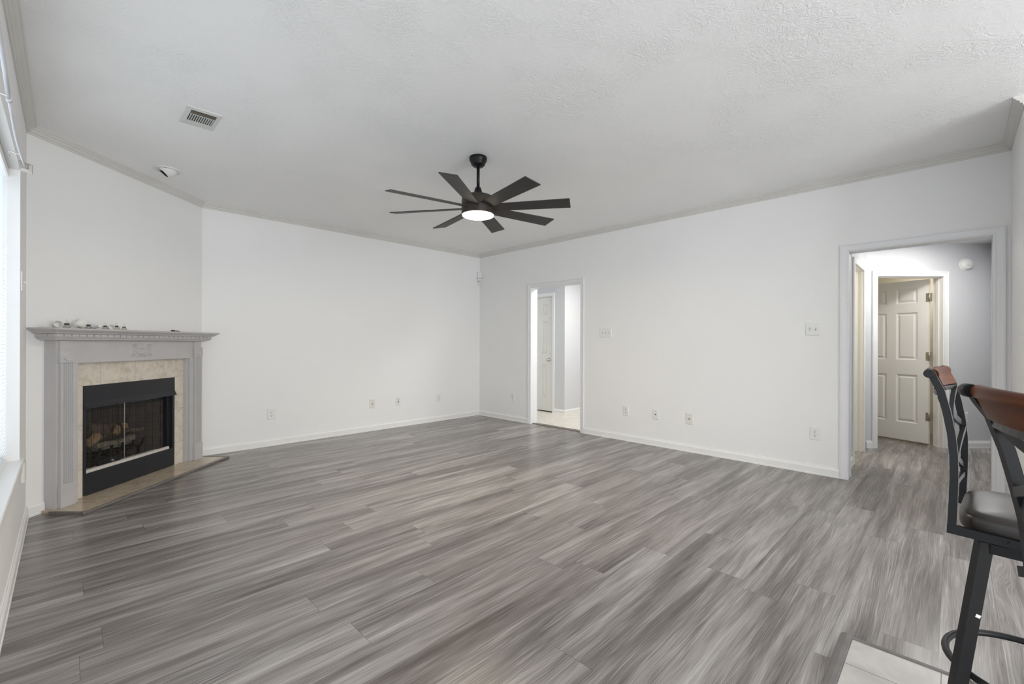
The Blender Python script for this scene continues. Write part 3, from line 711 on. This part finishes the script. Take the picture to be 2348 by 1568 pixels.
# ---------------------------------------------------------------- ceiling fan
FX, FY = 2.319, 2.695
fan = thing('ceiling_fan', 'black eight-blade ceiling fan with a glowing warm light in the middle of the ceiling', 'ceiling fan', (FX, FY, ZC))
TF = Matrix.Translation((FX, FY, 0))
bm = NB(); lathe(bm, [(.069, 2.683), (.071, 2.672), (.069, 2.655), (.060, 2.640), (.057, 2.632), (.054, 2.622), (.040, 2.609), (.018, 2.607)], TF, 40); obj('canopy', bm, 'black', fan)
bm = NB(); lathe(bm, [(.0125, 2.62), (.0125, 2.43)], TF, 20); obj('downrod', bm, 'black', fan)
bm = NB(); lathe(bm, [(.0125, 2.445), (.022, 2.442), (.030, 2.415), (.036, 2.395), (.040, 2.385)], TF, 28); obj('coupling_cover', bm, 'black', fan)
bm = NB(); lathe(bm, [(.040, 2.386), (.080, 2.382), (.118, 2.366), (.128, 2.352), (.131, 2.335), (.131, 2.292), (.128, 2.290), (.128, 2.287), (.131, 2.285), (.131, 2.226), (.126, 2.222)], TF, 48); obj('motor_housing', bm, 'housing', fan, 35)
bm = NB(); lathe(bm, [(.125, 2.223), (.124, 2.216), (.112, 2.211), (.06, 2.208), (0, 2.207)], TF, 48); ln = obj('light_lens', bm, 'lens', fan); ln['label'] = 'round glowing warm white lens'
for i in range(8):
    a = math.radians(-10.98+45*i)
    T = Matrix.Translation((FX, FY, 2.278)) @ Matrix.Rotation(a, 4, 'Z') @ Matrix.Rotation(math.radians(-12.7), 4, 'X')
    bm = NB(); loft(bm, [[T @ Vector((x, y, z)) for x, y in ((.100, -.040), (.16, -.052), (.73, -.065), (.73, .065), (.16, .052), (.100, .040))] for z in (-.0035, .0035)])
    obj('blade', bm, 'blade', fan)

# ---------------------------------------------------------------- vent, downlight, sensors
vt = thing('ceiling_vent', 'white metal air vent with dark louvres in the ceiling above the fireplace', 'vent', (.63, 3.54, ZC))
VX0, VX1, VY0, VY1 = .531, .724, 3.392, 3.686
bm = NB(); rg = []
for k_, zz in ((0, ZC), (.06, ZC-.004), (.97, ZC-.008), (1.0, ZC-.006)):
    a0, a1, b0, b1 = VX0+(.559-VX0)*k_, VX1+(.696-VX1)*k_, VY0+(3.428-VY0)*k_, VY1+(3.598-VY1)*k_
    rg.append([Vector(q) for q in ((a0, b0, zz), (a1, b0, zz), (a1, b1, zz), (a0, b1, zz))])
loft(bm, rg, False, False); obj('frame', bm, 'ventmetal', vt)
bm = NB(); bx(bm, .552, .703, 3.420, 3.606, ZC-.0035, ZC-.001); obj('duct_opening', bm, 'duct', vt)
bm = NB(); bx(bm, .560, .695, 3.474, 3.490, ZC-.009, ZC-.003); obj('divider', bm, 'ventmetal', vt)
bm = NB()
for i in range(11):
    xx = .568+i*.0122; T = Matrix.Translation((xx, 0, ZC-.006)) @ Matrix.Rotation(math.radians(62), 4, 'Y')
    bx(bm, -.0045, .0045, 3.490, 3.597, -.0006, .0006, T)
obj('louvres', bm, 'ventmetal', vt)
bm = NB(); T = Matrix.Translation((0, 3.452, ZC-.006)) @ Matrix.Rotation(math.radians(-25), 4, 'X'); bx(bm, .560, .695, -.018, .018, -.0006, .0006, T); obj('side_louvre', bm, flat('dark_louvre', (.13, .115, .095), .5), vt)  # wide louvre, darker and browner than the others
bm = NB(); sweep(bm, [(.650, 3.655, ZC-.006), (.652, 3.660, ZC-.022)], circ(.003, 8)); obj('lever', bm, 'ventmetal', vt)

DL = Vector((.613, 4.80, ZC)); dl = thing('recessed_downlight', 'round white eyeball downlight in the ceiling beside the fireplace wall', 'downlight', tuple(DL))
TD = Matrix.Translation(DL)
bm = NB(); lathe(bm, [(.102, 0), (.101, -.005), (.094, -.008), (.070, -.006), (.066, -.002)], TD, 40, False, False); obj('trim_ring', bm, 'downlight', dl)
tilt = Vector((-.66, .12, -.74)).normalized(); EC = DL+Vector((0, 0, .012)); TE = Matrix.Translation(EC) @ tilt.to_track_quat('Z', 'Y').to_matrix().to_4x4()
ER = .071
bm = NB(); lathe(bm, [(ER*math.sin(PI*j/24), ER*math.cos(PI*j/24)) for j in range(6, 20)], TE, 40, False, False)
bmesh.ops.bisect_plane(bm, geom=bm.verts[:]+bm.edges[:]+bm.faces[:], plane_co=DL+Vector((0, 0, -.001)), plane_no=(0, 0, 1), clear_outer=True)
obj('eyeball', bm, 'downlight', dl, 40)
bm = NB(); rr = ER*math.sin(PI*6/24); lathe(bm, [(rr*.985, ER*math.cos(PI*6/24)-.001), (rr*.9, .036), (0.001, .034)], TE, 32, False, True)
bmesh.ops.bisect_plane(bm, geom=bm.verts[:]+bm.edges[:]+bm.faces[:], plane_co=DL+Vector((0, 0, -.001)), plane_no=(0, 0, 1), clear_outer=True)
obj('lamp_recess', bm, 'duct', dl, 40)
for sx in (-.08, .08):
    bm = NB(); lathe(bm, [(.004, -.0085), (.004, -.006)], TD @ Matrix.Translation((sx*.3, sx*.95, 0)), 8); obj('screw', bm, 'slot', dl)

ms = thing('motion_sensor', 'small white motion sensor mounted high in the far room corner', 'sensor', (XR-.03, YB-.03, 2.27))
TM = Matrix.Translation((XR-.024, YB-.024, 0)) @ Matrix.Rotation(math.radians(-45), 4, 'Z')
bm = NB(); bx(bm, -.035, .035, -.030, .022, 2.285, 2.385, TM, bev=.008, seg=2); obj('sensor_body', bm, 'plastic', ms)
bm = NB(); bx(bm, -.028, .028, -.024, .022, 2.190, 2.280, TM, bev=.006, seg=2); obj('sensor_base', bm, 'plastic', ms)
bm = NB(); bx(bm, -.018, .018, -.0255, -.022, 2.210, 2.240, TM); obj('lens_window', bm, flat('grey_window', (.55, .55, .54), .3), ms)
bm = NB(); lathe(bm, [(.006, -.001), (.005, .003), (0, .004)], TM @ Matrix.Translation((0, -.030, 2.352)) @ Matrix.Rotation(PI/2, 4, 'X'), 12); obj('indicator', bm, 'white', ms)

SM = HM @ Vector((1.145, 0, 2.128)); sm = thing('smoke_detector', 'round white smoke detector high on the hall end wall', 'smoke detector', tuple(SM))
TS = Matrix.Translation(SM) @ (-NN).to_track_quat('Z', 'Y').to_matrix().to_4x4()
bm = NB(); lathe(bm, [(.074, 0), (.074, .006), (.068, .010)], TS, 32); obj('mounting_plate', bm, 'plastic', sm)
bm = NB(); lathe(bm, [(.060, .008), (.061, .018), (.057, .038), (.050, .045), (.030, .048), (0, .048)], TS, 32); obj('detector_body', bm, 'plastic', sm, 40)
bm = NB(); bx(bm, -.03, .03, -.022, -.016, .046, .049, TS); obj('grille', bm, flat('detector_grey', (.5, .5, .48), .5), sm)

# ---------------------------------------------------------------- wall plates
def wallT(p, nrm):
    n = Vector(nrm).normalized(); up = Vector((0, 0, 1)); x = up.cross(n).normalized()
    T = Matrix((x, up, n)).transposed().to_4x4(); T.translation = p; return T
def plate(kind, p, nrm, label, w=.075, h=.118, mat='plastic', group=None):
    name = {'duplex': 'wall_outlet', 'coax': 'cable_outlet', 'phone': 'cable_outlet', 'sw': 'light_switch', 'blank': 'cable_outlet'}[kind.rstrip('123')]
    t = thing(name, label, 'outlet' if 'outlet' in name else 'switch', tuple(Vector(p)), group)
    T = wallT(p, nrm)
    bm = NB(); frame_rings(bm, T @ Matrix.Translation((-w/2, -h/2, 0)), w, h, [(0, 0), (.0005, .004), (.004, .0065)]); obj('cover_plate', bm, mat, t)
    if kind == 'duplex':
        for sz in (.0195, -.0195):
            TT = T @ Matrix.Translation((0, sz, .0065))
            bm = NB(); ring = []
            for zz, k_ in ((0, 1), (.003, 1), (.0035, .94)):
                ring.append([TT @ Vector((max(-.0165, min(.0165, .0185*math.cos(a)))*k_, .0145*math.sin(a)*k_, zz)) for a in [2*PI*i/24 for i in range(24)]])
            loft(bm, ring); f = obj('socket', bm, mat, t)
            bm = NB(); bx(bm, -.0085, -.0055, -.001, .009, .0034, .0042, TT); bx(bm, .0055, .0085, 0, .0085, .0034, .0042, TT)
            lathe(bm, [(.0036, .0034), (.0036, .0042)], TT @ Matrix.Translation((0, -.0075, 0)), 10); obj('slots', bm, 'slot', f)
        bm = NB(); lathe(bm, [(.003, .006), (.0025, .008)], T, 10); obj('screw', bm, 'steel', t)
    elif kind.startswith('sw'):
        nsw = int(kind[2:])
        for i in range(nsw):
            xx = (i-(nsw-1)/2)*.046; TT = T @ Matrix.Translation((xx, 0, .0065))
            bm = NB(); bx(bm, -.006, .006, -.013, .013, -.002, .0006, TT); obj('toggle_slot', bm, flat('toggle_shadow', (.42, .42, .42), .6) if 'ts' not in MAT else MAT['ts'], t)
            bm = NB(); T2 = TT @ Matrix.Rotation(math.radians(-28 if i % 2 else 28), 4, 'X'); bx(bm, -.0042, .0042, -.004, .004, 0, .017, T2, bev=.001); obj('toggle', bm, mat, t)
            for sy in (.03, -.03):
                bm = NB(); lathe(bm, [(.003, -.001), (.0025, .0012)], TT @ Matrix.Translation((0, sy, 0)), 10); obj('screw', bm, mat, t)
    elif kind == 'coax':
        bm = NB(); lathe(bm, [(.0075, .006), (.0075, .009), (.0048, .010), (.0048, .016)], T, 14); obj('connector', bm, flat('coax_connector', (.16, .15, .14), .4, metal=.8), t)
        for sy in (.042, -.042):
            bm = NB(); lathe(bm, [(.0032, .006), (.003, .008)], T @ Matrix.Translation((0, sy, 0)), 10); obj('screw', bm, 'steel', t)
    elif kind == 'phone':
        bm = NB(); bx(bm, -.007, .007, -.022, -.006, .006, .0072, T); bx(bm, -.006, .006, -.004, .008, .006, .0072, T); obj('jack', bm, 'slot', t)
        bm = NB(); lathe(bm, [(.005, .006), (.005, .010)], T @ Matrix.Translation((0, .026, 0)), 12); obj('connector', bm, 'slot', t)
    return t
MAT['ts'] = flat('toggle_shadow', (.42, .42, .42), .6)
NBk, NRt = (0, -1, 0), (-1, 0, 0)
plate('duplex', (1.688, YB, .370), NBk, 'white double outlet low on the back wall, nearest the fireplace', .088, .128)
plate('coax', (2.953, YB, .367), NBk, 'ivory cable plate low on the back wall, second plate from the fireplace', .078, .12, 'ivory')
plate('phone', (3.351, YB, .368), NBk, 'white jack plate with three dark ports low on the back wall', .074, .118)
plate('duplex', (4.056, YB, .357), NBk, 'white double outlet low on the back wall, nearest the far corner', .074, .118)
plate('duplex', (XR, 4.833, .363), NRt, 'white double outlet between the far corner and the narrow doorway', .074, .118)
plate('sw3', (XR, 3.165, 1.338), NRt, 'white triple light switch right of the narrow doorway', .176, .125)
plate('duplex', (XR, 2.869, .369), NRt, 'white double outlet below and right of the triple switch', .076, .118)
plate('coax', (XR, 2.478, .370), NRt, 'white cable plate with dark centre, middle of three plates on the right wall', .076, .118)
plate('coax', (XR, 2.080, .367), NRt, 'ivory cable plate standing alone on the right wall', .080, .122, 'ivory')
plate('duplex', (XR, .908, .376), NRt, 'white double outlet beside the wide hall opening', .082, .120)
plate('sw2', (XR, .928, 1.340), NRt, 'white double light switch beside the wide hall opening', .116, .118)
plate('duplex', tuple(HM @ Vector((1.145, 0, .356))), (-NN.x, -NN.y, 0), 'white outlet on the hall end wall behind the bar stool', .075, .118)
plate('sw1', (XL, 4.010, 1.567), (1, 0, 0), 'white single switch on the left wall by the fireplace corner', .075, .118)
jb = thing('junction_box', 'small white surface box on the left wall at the end of the sill', 'wall box', (XL, 4.02, .46))
bm = NB(); bx(bm, XL, XL+.017, 3.99, 4.12, .345, .470, bev=.003); obj('box_cover', bm, 'ivory', jb)
bm = NB(); bx(bm, XL+.010, XL+.019, 4.02, 4.09, .37, .445, bev=.002); obj('box_front', bm, 'ivory', jb)

# ---------------------------------------------------------------- curtain rod on the left wall
cr = thing('curtain_rod', 'white curtain rod with square end finial above the left window', 'curtain rod', (XL+.04, 2.4, 2.09))
rp = [(-.120, .9, 2.10), (-.130, 1.5, 2.10), (-.140, 2.008, 2.098), (-.145, 2.232, 2.101), (-.150, 2.457, 2.090)]
bm = NB(); sweep(bm, rp, circ(.0064, 14), smooth=True); obj('outer_tube', bm, 'rod', cr)
rp2 = [(-.150, 2.44, 2.091), (-.153, 2.66, 2.092), (-.1565, 2.88, 2.093), (-.1575, 3.15, 2.105), (-.1555, 3.30, 2.11), (-.153, 3.43, 2.115)]
bm = NB(); sweep(bm, rp2, circ(.0050, 14), smooth=True); obj('inner_tube', bm, 'rod', cr)
bm = NB(); sweep(bm, [(-.1496, 2.445, 2.0905), (-.1502, 2.475, 2.0905)], circ(.0085, 16), smooth=True); obj('collar', bm, 'rod', cr)
c = Vector((-.1515, 3.46, 2.118)); th_ = math.radians(-14)
ex = Vector((math.cos(th_), 0, math.sin(th_))); ez = Vector((-math.sin(th_)-.25, 0, math.cos(th_))).normalized()
bm = NB(); rg = []
for r_, dy in ((.007, -.016), (.010, -.006), (.024, -.003), (.026, .004)):
    rg.append([c+Vector((0, dy, 0))+ex*(sx*r_)+ez*(sz*r_) for sx, sz in ((-1, -1), (1, -1), (1, 1), (-1, 1))])
loft(bm, rg); obj('finial', bm, 'finial', cr)
for yy, zz, xx in ((3.12, 2.090, -.157), (2.40, 2.088, -.150)):
    bm = NB(); sweep(bm, [(XL+.003, yy, zz-.028), (XL+.003, yy, zz-.004), (XL+.006, yy, zz), (xx, yy, zz-.008)], circ(.0028, 8)); obj('bracket', bm, 'steel', cr)

# ---------------------------------------------------------------- bar stools
PROF = [(.058, 1.104), (.048, 1.078), (.033, 1.047), (.017, .980), (.005, .912), (-.001, .846), (-.002, .777), (0, .71), (.002, .66), (.004, .602)]
BY = .182     # back posts sit this far behind the stool axis
def bulge(x): return .027*(1-(x/.2)**2)
def prof_y(z):
    for (ya, za), (yb, zb) in zip(PROF, PROF[1:]):
        if za >= z >= zb: return ya+(yb-ya)*(za-z)/(za-zb)
    return PROF[-1][0] if z < 1 else PROF[0][0]
def make_stool(label, sticker, lean, sh=0.0):
    PF = [((y*lean if z > .8 else y)+sh*min(0, z-.9), z) for y, z in PROF]
    t = thing('bar_stool', label, 'bar stool', (0, 0, 0), 'swivel bar stools')
    for sx in (-1, 1):
        bm = NB(); sweep(bm, [(sx*.198, BY+y-.002, z) for y, z in PF], rect(.0195, .0195), ref=(1, 0, 0))
        lathe(bm, [(.0125, -.0115), (.0138, -.010), (.0138, .010), (.0125, .0115)], Matrix.Translation((sx*.198, BY+.060*lean, 1.098)) @ Matrix.Rotation(PI/2, 4, 'Y'), 22)
        obj('back_post', bm, 'stoolmetal', t)
        bm = NB(); sweep(bm, [(sx*.198, BY+.012+sh*-.28, .613), (sx*.198, BY-.10, .610), (sx*.196, BY-.17, .605), (sx*.192, -.16, .605)], rect(.021, .026)); 
        lathe(bm, [(.005, -.002), (.004, .003)], Matrix.Translation((sx*.2095, BY-.12, .609)) @ Matrix.Rotation(sx*PI/2, 4, 'Y'), 10)
        obj('seat_rail', bm, 'stoolmetal', t)
    xs = [-.186+.372*i/12 for i in range(13)]
    bm = NB(); rg = []
    for x in xs:
        b = BY+bulge(x); sec = []
        for a in range(10): an = math.radians(-125+a*29); sec.append((.056+.0165*math.cos(an+PI/2), 1.1005+.0165*math.sin(an+PI/2)))
        sec = [(.0590, 1.0830), (.0430, 1.044), (.0270, 1.047), (.0430, 1.086), (.0430, 1.0980), (.0465, 1.106), (.0535, 1.1115), (.0620, 1.1105), (.0685, 1.1040), (.0685, 1.0945), (.065, 1.086)]
        rg.append([Vector((x, b+y+.058*(lean-1)-.009, z)) for y, z in sec])
    loft(bm, rg); o = obj('top_rail', bm, 'wood', t, 45); o['label'] = 'red-brown varnished wooden top rail'
    bm = NB(); sweep(bm, [(x, BY+bulge(x)+.026*lean, 1.035) for x in [-.19+.38*i/12 for i in range(13)]], rect(.018, .016)); obj('rail_bar', bm, 'stoolmetal', t)
    for za, zb in ((1.030, .90), (.90, 1.030), (.885, .745), (.745, .885)):
        bm = NB(); pts = []
        for i in range(9):
            f = i/8; x = -.19+.38*f; z = za+(zb-za)*f; pts.append((x, BY+prof_y(z)*lean+bulge(x)*.4-.002+(.004 if za > zb else -.004), z))
        sweep(bm, pts, rect(.012, .020), ref=(0, 0, 1)); obj('cross_bar', bm, 'stoolmetal', t)
    bm = NB(); sweep(bm, [(x, BY+bulge(x)*.3+sh*-.25, .715) for x in [-.19+.38*i/10 for i in range(11)]], rect(.016, .018)); obj('lower_bar', bm, 'stoolmetal', t)
    bm = NB(); rg = []; n = 40
    for k_, z in ((.965, .614), (.99, .618), (1.0, .626), (1.0, .648), (.990, .659), (.96, .666), (.84, .672), (.50, .676), (.15, .677)):
        r = []
        for i in range(n):
            a = 2*PI*i/n; ca, sa = math.cos(a), math.sin(a)
            r.append(Vector((.200*k_*math.copysign(abs(ca)**.36, ca), -.026+.200*k_*math.copysign(abs(sa)**.36, sa), z)))
        rg.append(r)
    loft(bm, rg, smooth=True); o = obj('seat_cushion', bm, 'leather', t, 60); o['label'] = 'dark brown leather seat cushion'
    bm = NB(); bx(bm, -.18, .18, -.15, .15, .600, .614); obj('seat_base', bm, 'stoolmetal', t)
    bm = NB(); lathe(bm, [(.085, .574), (.085, .584), (.06, .588), (.06, .594), (.085, .596), (.085, .600)], I4, 28); obj('swivel_plate', bm, 'black', t)
    bm = NB()
    for s in (-1, 1):
        bx(bm, -.13, .13, s*.116-.014, s*.116+.014, .540, .572); bx(bm, s*.116-.014, s*.116+.014, -.116, .116, .541, .571)
    bx(bm, -.13, .13, -.03, .03, .566, .576)
    obj('leg_frame', bm, 'stoolmetal', t)
    for sx in (-1, 1):
        for sy in (-1, 1):
            bm = NB(); h = .0165; rg = []
            for z, c_ in ((0.004, .184), (.573, .116)):
                rg.append([Vector((sx*c_+a*h, sy*c_+b*h, z)) for a, b in ((-.366, -1.366), (1.366, -.366), (.366, 1.366), (-1.366, .366))])
            loft(bm, rg); lg = obj('leg', bm, 'stoolmetal', t)
            bm = NB(); bx(bm, sx*.184-.020, sx*.184+.020, sy*.184-.020, sy*.184+.020, 0, .020, bev=.003); obj('foot_cap', bm, 'black', lg)
            if sticker and sx == -1 and sy == 1:
                z = .345; c_ = .184-.068*(z/.573); bm = NB(); q = math.radians(30)
                T = Matrix.Translation((-c_-math.cos(q)*.0172+math.sin(q)*.008, c_-math.sin(q)*.0172-math.cos(q)*.008, z)) @ Matrix.Rotation(q, 4, 'Z') @ Matrix.Rotation(.35, 4, 'X'); bx(bm, -.0006, .0006, -.006, .006, -.005, .005, T); o = obj('sticker', bm, 'white', lg); o['label'] = 'tiny white sticker'
    bm = NB(); sweep(bm, [(.213*math.cos(2*PI*i/48), .213*math.sin(2*PI*i/48), .155) for i in range(48)], circ(.0105, 12), closed=True, smooth=True); obj('foot_ring', bm, 'stoolmetal', t)
    return t
st1 = make_stool('bar stool farther from the viewer, its dark leather seat showing', True, .9)
st1.location = (2.152, -.193, .008); st1.rotation_euler = (0, 0, math.radians(-4))
st2 = make_stool('nearest bar stool, cut off by the right edge, wooden rail closest', False, 1.3, .10)
yaw2 = math.radians(21); Xl = Vector((math.cos(yaw2), math.sin(yaw2), 0)); Bl = Vector((-math.sin(yaw2), math.cos(yaw2), 0))
P1 = Vector((1.31, -.024, 0))
o2 = P1-Xl*.198-Bl*(BY+.058*1.3)
st2.location = (o2.x, o2.y, .008); st2.rotation_euler = (0, 0, yaw2)
